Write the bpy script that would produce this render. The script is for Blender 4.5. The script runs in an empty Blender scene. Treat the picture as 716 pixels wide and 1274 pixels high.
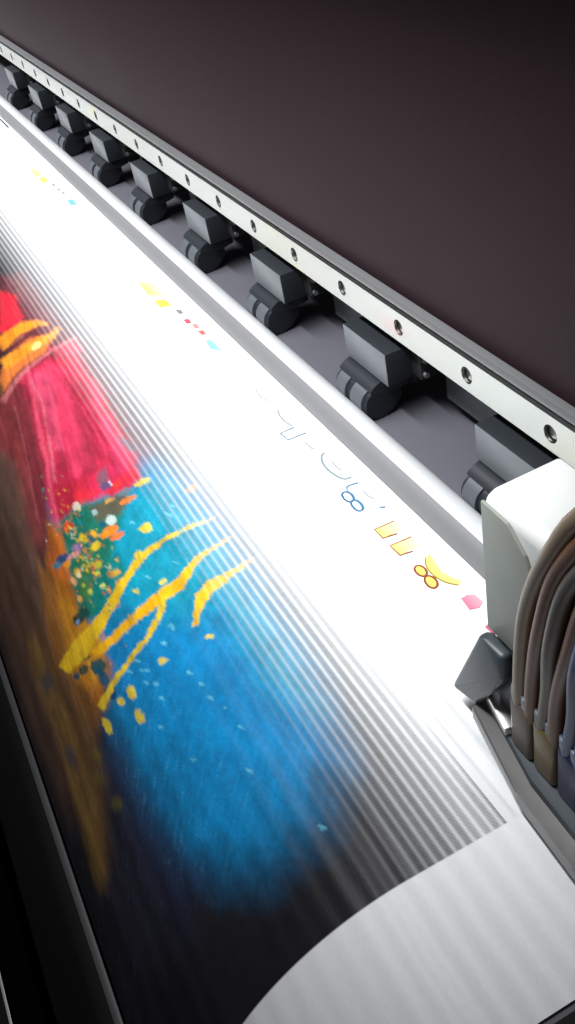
import bpy, bmesh, math, random
import numpy as np
from mathutils import Vector, Matrix
random.seed(4)
H0 = 1.2                       # camera-level origin of the drawings stands 1.2 m above the floor
scene = bpy.context.scene
COL = scene.collection

# ------------------------------------------------------------------ helpers
def lin(c):
    return tuple((v/255/12.92 if v/255 <= .04045 else ((v/255+.055)/1.055)**2.4) for v in c)

def mat(name, col, rough=.5, metal=0., spec=.5, noise=0., nscale=60., bump=0., bscale=300., stretch=(1,1,1), rvar=0.):
    m = bpy.data.materials.new(name); m.use_nodes = True
    nt = m.node_tree; b = nt.nodes['Principled BSDF']
    b.inputs['Base Color'].default_value = (*col, 1)
    b.inputs['Roughness'].default_value = rough
    b.inputs['Metallic'].default_value = metal
    b.inputs['Specular IOR Level'].default_value = spec
    if noise or bump or rvar:
        tc = nt.nodes.new('ShaderNodeTexCoord'); mp = nt.nodes.new('ShaderNodeMapping')
        mp.inputs['Scale'].default_value = stretch
        nt.links.new(tc.outputs['Object'], mp.inputs['Vector'])
        n = nt.nodes.new('ShaderNodeTexNoise'); n.inputs['Scale'].default_value = nscale; n.inputs['Detail'].default_value = 5
        nt.links.new(mp.outputs['Vector'], n.inputs['Vector'])
        if noise:
            mx = nt.nodes.new('ShaderNodeMix'); mx.data_type = 'RGBA'
            mx.inputs['A'].default_value = (*[v*(1-noise) for v in col], 1)
            mx.inputs['B'].default_value = (*[min(1, v*(1+noise)) for v in col], 1)
            nt.links.new(n.outputs['Fac'], mx.inputs['Factor']); nt.links.new(mx.outputs['Result'], b.inputs['Base Color'])
        if rvar:
            mr = nt.nodes.new('ShaderNodeMapRange')
            mr.inputs['To Min'].default_value = max(.02, rough-rvar); mr.inputs['To Max'].default_value = min(1, rough+rvar)
            nt.links.new(n.outputs['Fac'], mr.inputs['Value']); nt.links.new(mr.outputs['Result'], b.inputs['Roughness'])
        if bump:
            n2 = nt.nodes.new('ShaderNodeTexNoise'); n2.inputs['Scale'].default_value = bscale; n2.inputs['Detail'].default_value = 3
            nt.links.new(mp.outputs['Vector'], n2.inputs['Vector'])
            bp = nt.nodes.new('ShaderNodeBump'); bp.inputs['Strength'].default_value = bump; bp.inputs['Distance'].default_value = .0006
            nt.links.new(n2.outputs['Fac'], bp.inputs['Height']); nt.links.new(bp.outputs['Normal'], b.inputs['Normal'])
    return m

def empty(name, loc, label=None, cat=None, group=None):
    o = bpy.data.objects.new(name, None); COL.objects.link(o)
    o.location = (loc[0], loc[1], loc[2]+H0); o.empty_display_size = .02
    tag(o, label, cat, group); return o

def tag(o, label=None, cat=None, group=None, kind=None):
    if label: o['label'] = label
    if cat: o['category'] = cat
    if group: o['group'] = group
    if kind: o['kind'] = kind
    return o

def origin(o):
    v = Vector((0, 0, 0))
    while o is not None:
        v += o.location; o = o.parent
    return v

def obj(name, bm, m, parent=None, smooth=True, at=None, sharp=35):
    """bm is in drawing coordinates; the mesh is stored relative to its own location `at`."""
    at = Vector(at) + Vector((0, 0, H0)) if at is not None else (origin(parent) if parent else Vector((0, 0, H0)))
    bmesh.ops.translate(bm, verts=bm.verts, vec=Vector((0, 0, H0))-at)
    bmesh.ops.recalc_face_normals(bm, faces=bm.faces)
    me = bpy.data.meshes.new(name); bm.to_mesh(me); bm.free()
    for mm in (m if isinstance(m, (list, tuple)) else [m]): me.materials.append(mm)
    if smooth:
        me.shade_smooth(); me.set_sharp_from_angle(angle=math.radians(sharp))
    o = bpy.data.objects.new(name, me); COL.objects.link(o)
    if parent:
        o.parent = parent; o.location = at-origin(parent)
    else:
        o.location = at
    return o

def prism(bm, prof, a, b, axis='x', bev=0, seg=2):
    """prof: closed outline; along x -> (y,z); along y -> (x,z); along z -> (x,y)"""
    def P(p, t): return {'x': (t, p[0], p[1]), 'y': (p[0], t, p[1]), 'z': (p[0], p[1], t)}[axis]
    n = len(prof)
    va = [bm.verts.new(P(p, a)) for p in prof]; vb = [bm.verts.new(P(p, b)) for p in prof]
    fs = [bm.faces.new(va[::-1]), bm.faces.new(vb)]
    for i in range(n): fs.append(bm.faces.new((va[i], va[(i+1) % n], vb[(i+1) % n], vb[i])))
    if bev:
        es = list({e for f in fs for e in f.edges})
        bmesh.ops.bevel(bm, geom=es, offset=bev, segments=seg, affect='EDGES', profile=.5)
    return bm

def box(bm, x0, x1, y0, y1, z0, z1, bev=0, seg=2):
    return prism(bm, [(y0, z0), (y1, z0), (y1, z1), (y0, z1)], x0, x1, 'x', bev, seg)

def disc(bm, cy, cz, r, x0, x1, n=28, bev=0):
    return prism(bm, [(cy+r*math.cos(2*math.pi*i/n), cz+r*math.sin(2*math.pi*i/n)) for i in range(n)], x0, x1, 'x')

def cyl_y(bm, cx, cz, r, y0, y1, n=20):
    return prism(bm, [(cx+r*math.cos(2*math.pi*i/n), cz+r*math.sin(2*math.pi*i/n)) for i in range(n)], y0, y1, 'y')

def smooth_path(pts, k=6):
    pts = [Vector(p) for p in pts]; out = []
    for i in range(len(pts)-1):
        p0 = pts[max(i-1, 0)]; p1 = pts[i]; p2 = pts[i+1]; p3 = pts[min(i+2, len(pts)-1)]
        for j in range(k):
            t = j/k
            out.append(.5*((2*p1)+(-p0+p2)*t+(2*p0-5*p1+4*p2-p3)*t*t+(-p0+3*p1-3*p2+p3)*t**3))
    return out+[pts[-1]]

def tube(bm, pts, r, n=14, k=6):
    pts = smooth_path(pts, k); rings = []
    for i, p in enumerate(pts):
        t = (pts[min(i+1, len(pts)-1)]-pts[max(i-1, 0)]).normalized()
        a = t.cross(Vector((0, 1, .01))).normalized(); b = t.cross(a)
        rings.append([bm.verts.new(p+a*r*math.cos(2*math.pi*j/n)+b*r*math.sin(2*math.pi*j/n)) for j in range(n)])
    for i in range(len(rings)-1):
        for j in range(n): bm.faces.new((rings[i][j], rings[i][(j+1) % n], rings[i+1][(j+1) % n], rings[i+1][j]))
    bm.faces.new(rings[0]); bm.faces.new(rings[-1][::-1])
    return bm
NB = bmesh.new
ART = [
(14,(0, 124, 180),1,[(-475.6,183.51),(-471.6,132.41),(-408.2,101.52),(-320.3,108.37),(-252.7,113.65),(-209.7,127.53),(-194.3,146.32),(-193.1,170.72),(-205.5,189.36),(-229.1,204.47),(-265.3,214.88),(-297.2,212.56),(-324.0,207.23),(-371.3,200.09)]),
(14,(0, 150, 168),0.75,[(-439.4,170.55),(-433.0,120.94),(-337.8,113.29),(-276.9,116.9),(-240.6,125.57),(-260.5,132.53),(-312.2,132.82),(-323.9,153.52),(-354.1,175.48)]),
(10,(0, 128, 186),0.7,[(-328.8,175.7),(-303.7,144.8),(-251.4,140.71),(-216.6,154.24),(-209.0,178.19),(-240.3,194.22),(-292.2,193.75)]),
(12,(40, 48, 78),0.7,[(-323.7,211.86),(-287.2,203.36),(-247.6,201.63),(-210.1,196.66),(-203.1,214.2),(-242.4,232.61),(-286.1,235.7),(-316.4,230.09)]),
(12,(48, 48, 62),0.8,[(-309.8,238.94),(-273.2,222.72),(-232.2,221.11),(-203.0,227.24),(-221.9,261.17),(-268.8,267.78)]),
(9,(120, 52, 60),0.8,[(-787.2,137.36),(-777.2,118.64),(-596.4,109.57),(-460.1,118.63),(-436.7,136.64),(-563.2,154.5),(-675.5,164.43)]),
(4,(194, 40, 72),1,[(-618.3,165.41),(-617.6,139.21),(-607.1,121.18),(-554.0,122.43),(-496.5,124.3),(-445.2,130.27),(-434.7,137.36),(-440.3,153.29),(-445.4,168.38),(-445.2,181.19),(-454.3,187.56),(-491.4,181.2),(-540.1,171.47)]),
(3,(216, 58, 92),0.9,[(-612.2,161.47),(-612.1,140.69),(-589.1,132.11),(-524.6,142.36),(-472.1,152.3),(-469.6,165.82),(-508.8,165.04),(-569.4,159.05)]),
(2,(150, 40, 60),0.6,[(-577.3,133.72),(-561.9,131.29),(-484.1,145.11),(-460.5,150.69),(-470.4,157.36),(-518.5,147.05)]),
(3,(225, 45, 60),0.9,[(-472.0,174.46),(-461.4,151.47),(-442.1,142.28),(-444.1,157.37),(-446.9,170.86),(-450.9,178.98)]),
(3,(235, 40, 60),1,[(-761.1,143.28),(-738.8,134.52),(-690.3,141.51),(-674.4,153.74),(-698.1,158.53)]),
(2,(225, 60, 90),0.7,[(-632.4,135.26),(-625.8,115.85),(-607.4,115.18),(-609.0,132.48)]),
(6,(140, 54, 58),1,[(-617.8,181.24),(-613.6,166.77),(-577.6,164.64),(-514.8,176.43),(-464.0,188.12),(-441.8,202.38),(-460.6,220.51),(-515.0,232.11)]),
(6,(122, 84, 74),1,[(-565.4,200.41),(-534.2,195.2),(-473.5,206.17),(-428.3,209.78),(-385.5,221.39),(-379.3,248.45),(-430.1,255.4),(-483.6,271.34)]),
(5,(136, 102, 70),0.8,[(-437.3,215.94),(-396.1,208.27),(-363.4,219.72),(-371.5,236.6),(-405.9,236.96)]),
(6,(120, 80, 40),0.9,[(-638.0,159.88),(-635.6,175.74),(-609.4,183.97),(-615.6,172.17)]),
(1.6,(232, 90, 118),0.7,[(-626.7,154.54),(-574.7,163.2),(-536.9,169.8),(-502.8,175.75),(-473.0,182.07),(-457.0,183.65),(-437.0,187.81),(-434.2,185.17),(-454.8,181.44),(-470.1,179.42),(-499.4,172.68),(-533.7,166.67),(-572.1,160.45),(-625.0,152.63)]),
(0.8,(170, 90, 92),0.7,[(-588.6,175.74),(-553.7,180.32),(-511.4,187.81),(-475.3,195.72),(-465.4,196.41),(-464.4,195.39),(-473.8,194.47),(-509.6,186.35),(-552.3,179.09),(-587.5,174.74)]),
(1.2,(230, 80, 106),0.7,[(-536.2,137.09),(-515.0,139.31),(-489.0,140.44),(-473.4,142.08),(-473.2,141.26),(-488.9,139.17),(-515.0,137.99),(-536.1,136.19)]),
(5,(150, 26, 56),0.6,[(-589.9,125.51),(-569.0,124.71),(-503.5,132.53),(-449.1,139.9),(-446.8,146.83),(-491.8,142.63),(-542.5,136.98)]),
(3,(226, 70, 110),0.6,[(-568.2,123.81),(-532.6,126.21),(-471.6,132.41),(-444.9,135.34),(-447.7,140.38),(-495.8,136.02)]),
(3,(150, 36, 60),0.6,[(-591.4,146.41),(-538.9,154.34),(-486.4,163.74),(-458.1,171.13),(-462.7,174.54),(-501.6,167.41),(-565.6,156.31)]),
(4,(196, 40, 84),0.6,[(-464.3,161.72),(-460.1,141.33),(-442.9,133.06),(-434.4,139.94),(-444.1,157.37)]),
(5,(96, 84, 96),0.5,[(-699.8,117.7),(-628.4,112.08),(-536.5,116.77),(-465.0,124.51),(-460.1,118.63),(-570.5,111.68),(-676.0,111.16)]),
(2,(92, 96, 110),0.8,[(-489.3,128.69),(-477.9,125.23),(-464.4,123.72),(-466.7,128.98),(-478.7,131.11)]),
(1.5,(214, 40, 66),0.9,[(-443.1,153.39),(-449.1,139.9),(-446.0,130.02),(-436.0,131.52),(-435.1,140.68),(-434.1,150.17)]),
(1.5,(96, 84, 100),0.8,[(-461.4,151.47),(-463.3,144.43),(-445.0,148.52),(-448.8,153.58)]),
(2,(236, 84, 120),0.6,[(-606.4,157.61),(-605.9,144.88),(-588.0,143.67),(-537.8,153.47),(-503.0,160.73),(-508.8,165.04),(-555.7,157.99)]),
(2,(170, 30, 58),0.7,[(-484.0,176.16),(-486.4,163.74),(-466.4,163.34),(-444.9,174.69),(-447.7,182.97)]),
(1.2,(244, 130, 150),0.5,[(-600.1,157.29),(-568.8,159.3),(-538.5,162.8),(-513.7,168.74),(-482.4,175.23),(-480.5,173.53),(-511.4,166.61),(-537.3,161.49),(-567.4,156.97),(-599.7,156.31)]),
(2.5,(120, 40, 52),0.7,[(-618.3,165.41),(-599.8,162.23),(-540.8,171.94),(-492.1,181.67),(-458.5,190.42),(-466.0,195.42),(-526.9,184.18),(-589.7,172.42)]),
(2.5,(240, 130, 60),0.9,[(-635.6,175.74),(-652.8,164.56),(-657.6,141.26),(-644.6,125.91),(-625.8,140.09),(-624.1,160.2),(-616.5,176.65)]),
(2.2,(244, 150, 36),1,[(-665.6,163.7),(-665.7,152.56),(-670.2,142.62),(-670.8,132.53),(-665.0,126.91),(-669.4,125.4),(-680.7,130.51),(-689.1,141.77),(-688.0,153.74),(-685.7,165.19)]),
(2.2,(246, 156, 44),1,[(-634.8,168.21),(-636.7,154.33),(-638.8,141.43),(-642.3,128.33),(-652.6,120.26),(-658.0,120.87),(-651.6,128.39),(-651.7,141.11),(-653.0,154.81),(-656.1,169.66)]),
(1.2,(255, 225, 140),0.9,[(-643.0,137.38),(-639.5,138.39),(-637.3,140.78),(-637.6,143.44),(-640.2,145.15),(-643.7,145.11),(-646.5,143.32),(-647.5,140.61),(-646.1,138.26)]),
(1.2,(150, 80, 70),0.8,[(-663.5,155.99),(-663.1,149.26),(-667.3,143.2),(-672.1,143.55),(-670.4,149.73),(-667.2,156.21)]),
(1.5,(205, 110, 115),0.9,[(-600.2,180.11),(-612.6,161.72),(-618.0,147.65),(-625.6,124.43),(-628.9,114.59),(-632.4,114.37),(-630.1,124.31),(-623.5,147.86),(-620.1,163.07),(-609.1,182.38)]),
(4,(170, 104, 28),1,[(-439.5,200.78),(-419.1,192.16),(-388.2,191.63),(-351.9,195.17),(-331.2,193.46),(-318.1,202.15),(-316.1,217.5),(-334.2,225.89),(-364.5,225.7),(-395.7,218.59)]),
(2,(214, 150, 20),0.9,[(-389.0,203.03),(-365.4,195.5),(-344.2,188.9),(-340.2,198.46),(-346.4,206.0),(-363.1,209.19)]),
(3,(176, 90, 30),0.9,[(-459.9,191.4),(-442.4,182.29),(-412.8,187.61),(-413.1,199.02),(-433.2,202.1)]),
(16,(98, 72, 58),0.9,[(-590.3,214.11),(-520.1,199.28),(-441.3,207.64),(-379.3,227.07),(-331.6,228.66),(-297.7,237.28),(-325.8,275.8),(-407.9,283.86),(-499.2,282.58)]),
(9,(120, 88, 50),0.8,[(-411.3,230.13),(-350.4,224.43),(-320.8,219.15),(-296.3,226.12),(-269.6,248.2),(-274.4,268.91),(-313.0,262.88),(-356.7,256.08),(-409.6,256.45)]),
(6,(132, 102, 54),0.8,[(-427.5,248.65),(-394.3,256.51),(-373.6,256.51),(-348.1,255.43),(-324.8,260.01),(-298.2,264.76),(-279.0,269.65),(-269.0,268.39),(-264.6,262.5),(-268.5,256.38),(-283.6,246.84),(-310.1,243.02),(-332.5,238.01),(-358.7,239.95),(-380.4,242.78),(-413.5,236.4)]),
(4,(70, 72, 90),0.8,[(-326.1,244.1),(-322.6,245.42),(-322.7,248.53),(-326.5,252.02),(-332.3,254.3),(-337.3,254.24),(-339.2,251.82),(-337.0,248.22),(-331.8,245.18)]),
(4,(62, 74, 86),0.8,[(-378.0,237.82),(-375.9,239.65),(-378.1,244.06),(-383.7,249.09),(-390.2,252.41),(-394.5,252.35),(-394.4,248.89),(-390.0,243.74),(-383.5,239.4)]),
(4,(196, 132, 30),0.9,[(-414.2,210.72),(-389.9,198.37),(-356.9,194.02),(-340.9,193.88),(-332.4,204.48),(-342.9,218.19),(-372.3,221.54)]),
(3,(150, 96, 40),0.9,[(-443.0,208.8),(-419.6,203.65),(-384.6,210.29),(-358.0,220.43),(-376.5,230.11),(-413.6,221.06)]),
(2,(206, 110, 30),0.8,[(-451.7,191.75),(-435.4,185.14),(-411.7,186.72),(-398.7,194.04),(-415.6,198.61)]),
(3,(100, 70, 40),0.7,[(-361.1,222.99),(-336.2,212.62),(-315.9,210.0),(-308.0,219.93),(-328.5,225.92)]),
(2,(224, 160, 40),0.6,[(-367.3,202.24),(-354.1,196.93),(-336.3,197.7),(-335.9,207.36),(-350.1,209.02)]),
(3,(26, 112, 92),1,[(-448.3,183.41),(-446.6,167.94),(-435.8,154.85),(-426.3,142.72),(-410.3,153.47),(-392.3,165.46),(-374.6,175.3),(-364.1,189.16),(-375.3,197.96),(-397.5,193.12)]),
(2,(70, 120, 60),0.8,[(-413.2,182.02),(-409.3,172.98),(-386.6,179.16),(-377.0,188.5),(-388.2,191.63)]),
(2,(96, 76, 60),0.8,[(-439.0,164.8),(-432.1,145.75),(-421.9,141.8),(-416.3,151.31),(-424.6,164.32)]),
(2,(0, 120, 110),0.8,[(-396.4,175.11),(-388.0,161.79),(-368.6,164.16),(-363.3,183.12),(-372.6,190.53)]),
(0.7,(214, 208, 190),0.95,[(-446.7,167.69),(-443.8,168.18),(-442.7,169.51),(-443.8,171.09),(-446.7,172.17),(-450.0,172.25),(-452.1,171.27),(-452.1,169.7),(-450.0,168.29)]),
(0.7,(190, 205, 200),0.95,[(-416.2,153.89),(-413.5,154.6),(-412.3,156.36),(-413.2,158.38),(-415.7,159.72),(-418.7,159.73),(-420.7,158.41),(-420.9,156.37),(-419.1,154.59)]),
(0.7,(150, 180, 180),0.95,[(-431.0,161.18),(-429.2,161.58),(-428.4,162.61),(-429.1,163.81),(-430.9,164.62),(-433.0,164.64),(-434.4,163.87),(-434.4,162.67),(-433.1,161.61)]),
(0.7,(30, 80, 110),0.95,[(-418.5,160.3),(-416.8,160.8),(-416.1,162.07),(-416.8,163.54),(-418.6,164.52),(-420.6,164.55),(-421.9,163.6),(-421.8,162.13),(-420.5,160.82)]),
(0.7,(246, 120, 30),0.95,[(-408.4,155.49),(-405.9,156.68),(-405.0,159.68),(-406.3,163.14),(-409.2,165.44),(-412.1,165.48),(-413.7,163.22),(-413.4,159.73),(-411.4,156.69)]),
(0.7,(250, 150, 40),0.95,[(-409.5,161.05),(-407.4,161.74),(-406.6,163.5),(-407.6,165.54),(-409.9,166.91),(-412.3,166.95),(-413.8,165.63),(-413.7,163.58),(-412.0,161.78)]),
(0.7,(240, 110, 40),0.95,[(-400.9,154.53),(-399.3,155.51),(-398.7,157.99),(-399.6,160.83),(-401.5,162.7),(-403.4,162.72),(-404.5,160.86),(-404.2,158.01),(-402.8,155.51)]),
(0.7,(240, 170, 30),0.95,[(-416.9,167.48),(-414.2,167.85),(-413.1,168.86),(-414.0,170.07),(-416.6,170.9),(-419.6,170.97),(-421.6,170.23),(-421.7,169.03),(-419.8,167.95)]),
(0.7,(240, 200, 30),0.95,[(-420.7,173.07),(-418.1,173.42),(-417.0,174.46),(-418.0,175.7),(-420.7,176.58),(-423.7,176.68),(-425.7,175.93),(-425.7,174.7),(-423.7,173.57)]),
(0.7,(236, 200, 40),0.95,[(-406.8,168.13),(-404.8,168.8),(-404.2,170.59),(-405.4,172.68),(-407.7,174.1),(-410.2,174.17),(-411.5,172.84),(-411.2,170.75),(-409.3,168.89)]),
(0.7,(160, 120, 180),0.95,[(-417.9,177.48),(-415.9,178.16),(-415.6,180.05),(-417.1,182.29),(-419.8,183.85),(-422.3,183.96),(-423.5,182.55),(-422.8,180.32),(-420.6,178.32)]),
(0.7,(20, 70, 120),0.95,[(-420.9,187.72),(-418.6,188.51),(-418.5,190.81),(-420.8,193.62),(-424.3,195.62),(-427.5,195.82),(-428.6,194.09),(-427.4,191.3),(-424.4,188.8)]),
(0.7,(30, 120, 150),0.95,[(-421.4,193.25),(-420.0,193.87),(-420.2,195.68),(-422.0,197.88),(-424.6,199.45),(-426.7,199.6),(-427.3,198.24),(-426.1,196.07),(-423.8,194.11)]),
(0.7,(240, 190, 30),0.95,[(-401.6,184.69),(-399.2,185.12),(-398.5,186.46),(-399.9,188.1),(-402.7,189.29),(-405.6,189.44),(-407.3,188.48),(-406.8,186.87),(-404.6,185.37)]),
(0.7,(220, 140, 30),0.95,[(-414.8,187.32),(-413.3,187.92),(-413.3,189.63),(-414.9,191.69),(-417.3,193.13),(-419.3,193.25),(-420.1,191.98),(-419.1,189.94),(-417.1,188.11)]),
(0.7,(200, 190, 40),0.95,[(-393.5,172.11),(-391.1,172.65),(-390.3,174.16),(-391.5,175.95),(-394.1,177.19),(-396.9,177.28),(-398.6,176.17),(-398.3,174.39),(-396.3,172.79)]),
(0.7,(230, 230, 60),0.95,[(-388.9,175.81),(-387.7,176.13),(-387.4,177.02),(-388.1,178.07),(-389.4,178.79),(-390.8,178.84),(-391.6,178.19),(-391.4,177.15),(-390.3,176.21)]),
(0.7,(240, 235, 110),0.95,[(-377.8,175.7),(-376.6,176.01),(-376.3,176.89),(-377.0,177.92),(-378.3,178.63),(-379.6,178.68),(-380.4,178.04),(-380.2,177.02),(-379.1,176.09)]),
(0.7,(200, 200, 80),0.95,[(-382.5,183.66),(-381.4,183.92),(-381.1,184.7),(-381.8,185.64),(-383.2,186.3),(-384.5,186.37),(-385.3,185.81),(-385.0,184.89),(-384.0,184.04)]),
(0.7,(235, 170, 90),0.95,[(-385.1,191.22),(-383.2,191.43),(-382.5,192.22),(-383.5,193.24),(-385.6,194.0),(-388.0,194.15),(-389.3,193.61),(-389.2,192.63),(-387.5,191.69)]),
(0.7,(230, 170, 110),0.95,[(-400.3,189.93),(-397.8,190.12),(-396.8,190.91),(-397.9,191.94),(-400.5,192.73),(-403.4,192.91),(-405.3,192.38),(-405.2,191.39),(-403.2,190.42)]),
(0.7,(225, 60, 40),0.95,[(-437.0,175.85),(-434.9,176.66),(-434.6,178.86),(-436.4,181.48),(-439.3,183.28),(-442.0,183.4),(-443.1,181.74),(-442.3,179.13),(-439.9,176.81)]),
(0.7,(220, 140, 150),0.95,[(-414.3,179.85),(-413.4,180.89),(-414.0,183.67),(-416.1,186.94),(-418.5,189.18),(-420.0,189.26),(-419.9,187.13),(-418.4,183.85),(-416.2,181.0)]),
(0.7,(220, 220, 230),0.95,[(-446.3,146.72),(-444.7,147.05),(-444.0,147.85),(-444.3,148.74),(-445.6,149.32),(-447.2,149.3),(-448.4,148.7),(-448.6,147.8),(-447.8,147.01)]),
(0.7,(250, 60, 50),0.95,[(-441.7,141.83),(-439.7,142.49),(-438.6,144.08),(-438.9,145.86),(-440.6,147.0),(-442.7,146.98),(-444.3,145.78),(-444.7,143.98),(-443.7,142.41)]),
(0.7,(90, 70, 110),0.95,[(-446.2,147.54),(-443.7,148.29),(-442.5,150.14),(-443.1,152.23),(-445.4,153.59),(-448.1,153.59),(-450.0,152.2),(-450.3,150.08),(-448.8,148.24)]),
(0.7,(240, 130, 50),0.95,[(-424.0,138.43),(-422.2,139.69),(-421.2,142.78),(-421.5,146.26),(-423.0,148.52),(-424.7,148.5),(-426.0,146.2),(-426.3,142.69),(-425.6,139.61)]),
(0.7,(210, 160, 90),0.95,[(-432.5,149.14),(-431.1,149.86),(-430.5,151.68),(-431.0,153.73),(-432.4,155.08),(-433.9,155.08),(-435.0,153.72),(-435.0,151.65),(-434.1,149.84)]),
(0.7,(110, 120, 130),0.95,[(-432.4,138.81),(-429.9,139.89),(-428.4,142.51),(-428.9,145.43),(-430.9,147.32),(-433.5,147.29),(-435.4,145.34),(-435.9,142.37),(-434.8,139.78)]),
(0.7,(200, 150, 50),0.95,[(-378.3,166.03),(-376.5,166.68),(-375.9,168.38),(-376.9,170.36),(-379.0,171.7),(-381.2,171.75),(-382.5,170.49),(-382.2,168.51),(-380.6,166.75)]),
(0.7,(30, 60, 60),0.95,[(-349.7,201.63),(-349.2,202.49),(-350.1,204.9),(-352.2,207.82),(-354.5,209.89),(-355.8,210.03),(-355.5,208.15),(-353.7,205.24),(-351.5,202.69)]),
(0.7,(30, 45, 50),0.95,[(-373.2,195.28),(-370.9,196.01),(-370.8,198.27),(-373.1,201.09),(-376.7,203.16),(-380.0,203.43),(-381.1,201.74),(-379.9,198.95),(-376.8,196.42)]),
(0.7,(30, 80, 70),0.95,[(-373.2,190.99),(-370.4,191.68),(-369.9,193.85),(-372.1,196.54),(-376.0,198.52),(-379.6,198.79),(-381.3,197.19),(-380.2,194.52),(-377.1,192.09)]),
(0.7,(120, 160, 200),0.95,[(-374.1,198.89),(-373.1,199.15),(-373.0,200.02),(-373.9,201.09),(-375.4,201.87),(-376.8,201.98),(-377.4,201.37),(-376.9,200.32),(-375.6,199.35)]),
(0.7,(28, 84, 88),0.95,[(-336.8,195.57),(-333.7,196.39),(-333.3,199.05),(-335.9,202.41),(-340.4,204.94),(-344.5,205.33),(-346.2,203.33),(-344.8,199.99),(-341.1,196.95)]),
(0.7,(20, 86, 110),0.95,[(-330.8,197.67),(-325.4,197.87),(-323.3,199.3),(-325.5,201.33),(-331.0,203.06),(-337.3,203.64),(-341.5,202.75),(-341.4,200.82),(-337.1,198.81)]),
(0.7,(60, 70, 60),0.95,[(-345.8,206.3),(-344.0,206.95),(-344.3,209.08),(-346.5,211.78),(-349.7,213.8),(-352.3,214.1),(-353.0,212.5),(-351.6,209.84),(-348.8,207.41)]),
(0.7,(50, 80, 100),0.95,[(-350.4,214.26),(-348.7,214.59),(-348.7,215.9),(-350.3,217.62),(-352.8,218.97),(-355.0,219.26),(-355.8,218.34),(-355.0,216.67),(-352.8,215.07)]),
(0.7,(20, 60, 110),0.95,[(-318.2,196.39),(-315.2,196.98),(-314.5,199.01),(-316.6,201.62),(-320.5,203.6),(-324.3,203.97),(-326.2,202.49),(-325.4,199.93),(-322.2,197.53)]),
(0.7,(226, 184, 30),1,[(-378.4,109.29),(-380.9,124.57),(-380.2,138.79),(-378.1,154.34),(-372.4,167.26),(-366.7,177.53),(-364.3,192.23),(-369.2,211.39),(-373.1,227.38),(-359.2,221.45),(-351.9,204.98),(-353.6,188.47),(-359.5,174.82),(-366.9,165.44),(-373.0,153.51),(-376.2,138.76),(-377.9,124.91),(-377.3,109.5)]),
(0.7,(236, 176, 20),1,[(-359.5,109.26),(-358.0,123.71),(-353.2,134.17),(-347.7,145.46),(-347.5,156.1),(-346.6,171.08),(-346.2,185.86),(-351.3,199.94),(-343.2,198.29),(-339.6,184.48),(-339.7,169.93),(-338.6,155.43),(-338.6,144.1),(-348.8,133.23),(-354.8,123.62),(-358.4,109.33)]),
(0.7,(222, 190, 40),1,[(-344.8,154.27),(-336.3,159.8),(-327.9,171.23),(-324.9,184.52),(-324.5,197.84),(-322.5,210.9),(-316.7,207.71),(-320.1,195.94),(-321.3,183.31),(-324.5,170.0),(-332.4,157.88),(-341.0,151.77)]),
(0.7,(232, 184, 32),1,[(-337.3,106.89),(-335.6,119.47),(-335.8,131.12),(-331.0,140.38),(-320.0,146.16),(-314.9,148.97),(-312.3,146.59),(-317.4,144.23),(-323.8,137.62),(-327.3,130.68),(-331.0,119.59),(-335.7,106.93)]),
(0.7,(222, 196, 52),0.95,[(-394.2,140.15),(-391.7,141.22),(-390.6,143.5),(-391.5,145.95),(-393.9,147.43),(-396.7,147.25),(-398.5,145.47),(-398.6,142.92),(-397.0,140.82)]),
(0.7,(222, 196, 52),0.95,[(-378.2,151.75),(-376.3,152.43),(-375.5,153.92),(-376.4,155.52),(-378.4,156.49),(-380.6,156.37),(-381.9,155.21),(-381.9,153.55),(-380.4,152.18)]),
(0.7,(222, 196, 52),0.95,[(-350.6,148.3),(-349.4,148.84),(-348.9,150.02),(-349.5,151.3),(-350.7,152.07),(-352.1,151.98),(-353.0,151.07),(-353.0,149.75),(-352.0,148.66)]),
(0.7,(222, 196, 52),0.95,[(-357.2,162.31),(-356.2,162.74),(-355.9,163.7),(-356.6,164.76),(-357.8,165.43),(-359.0,165.37),(-359.6,164.63),(-359.4,163.54),(-358.5,162.63)]),
(0.7,(222, 196, 52),0.95,[(-302.4,142.25),(-301.2,142.85),(-300.7,144.17),(-301.1,145.58),(-302.3,146.43),(-303.7,146.32),(-304.6,145.3),(-304.6,143.84),(-303.7,142.64)]),
(0.7,(222, 196, 52),0.95,[(-306.4,165.49),(-305.7,166.13),(-305.7,167.68),(-306.6,169.43),(-307.9,170.55),(-308.9,170.51),(-309.2,169.32),(-308.7,167.56),(-307.6,166.05)]),
(0.7,(222, 196, 52),0.95,[(-306.3,186.66),(-303.8,187.27),(-303.1,188.76),(-304.6,190.46),(-307.6,191.57),(-310.7,191.56),(-312.4,190.41),(-311.9,188.68),(-309.6,187.21)]),
(0.7,(222, 196, 52),0.95,[(-308.0,194.28),(-306.4,194.8),(-306.2,196.11),(-307.4,197.64),(-309.7,198.66),(-311.8,198.67),(-312.7,197.67),(-312.1,196.13),(-310.3,194.8)]),
(0.7,(222, 196, 52),0.95,[(-292.2,188.13),(-289.8,188.73),(-289.1,190.2),(-290.5,191.87),(-293.4,192.98),(-296.4,192.97),(-298.0,191.85),(-297.6,190.14),(-295.3,188.68)]),
(0.7,(222, 196, 52),0.95,[(-306.8,207.22),(-303.6,207.73),(-302.8,209.2),(-304.6,210.99),(-308.4,212.28),(-312.2,212.41),(-314.4,211.31),(-313.8,209.51),(-310.8,207.91)]),
(0.7,(222, 196, 52),0.95,[(-433.1,127.67),(-431.2,128.87),(-430.2,131.59),(-430.4,134.54),(-431.9,136.36),(-433.7,136.21),(-435.1,134.16),(-435.5,131.13),(-434.7,128.56)]),
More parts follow.
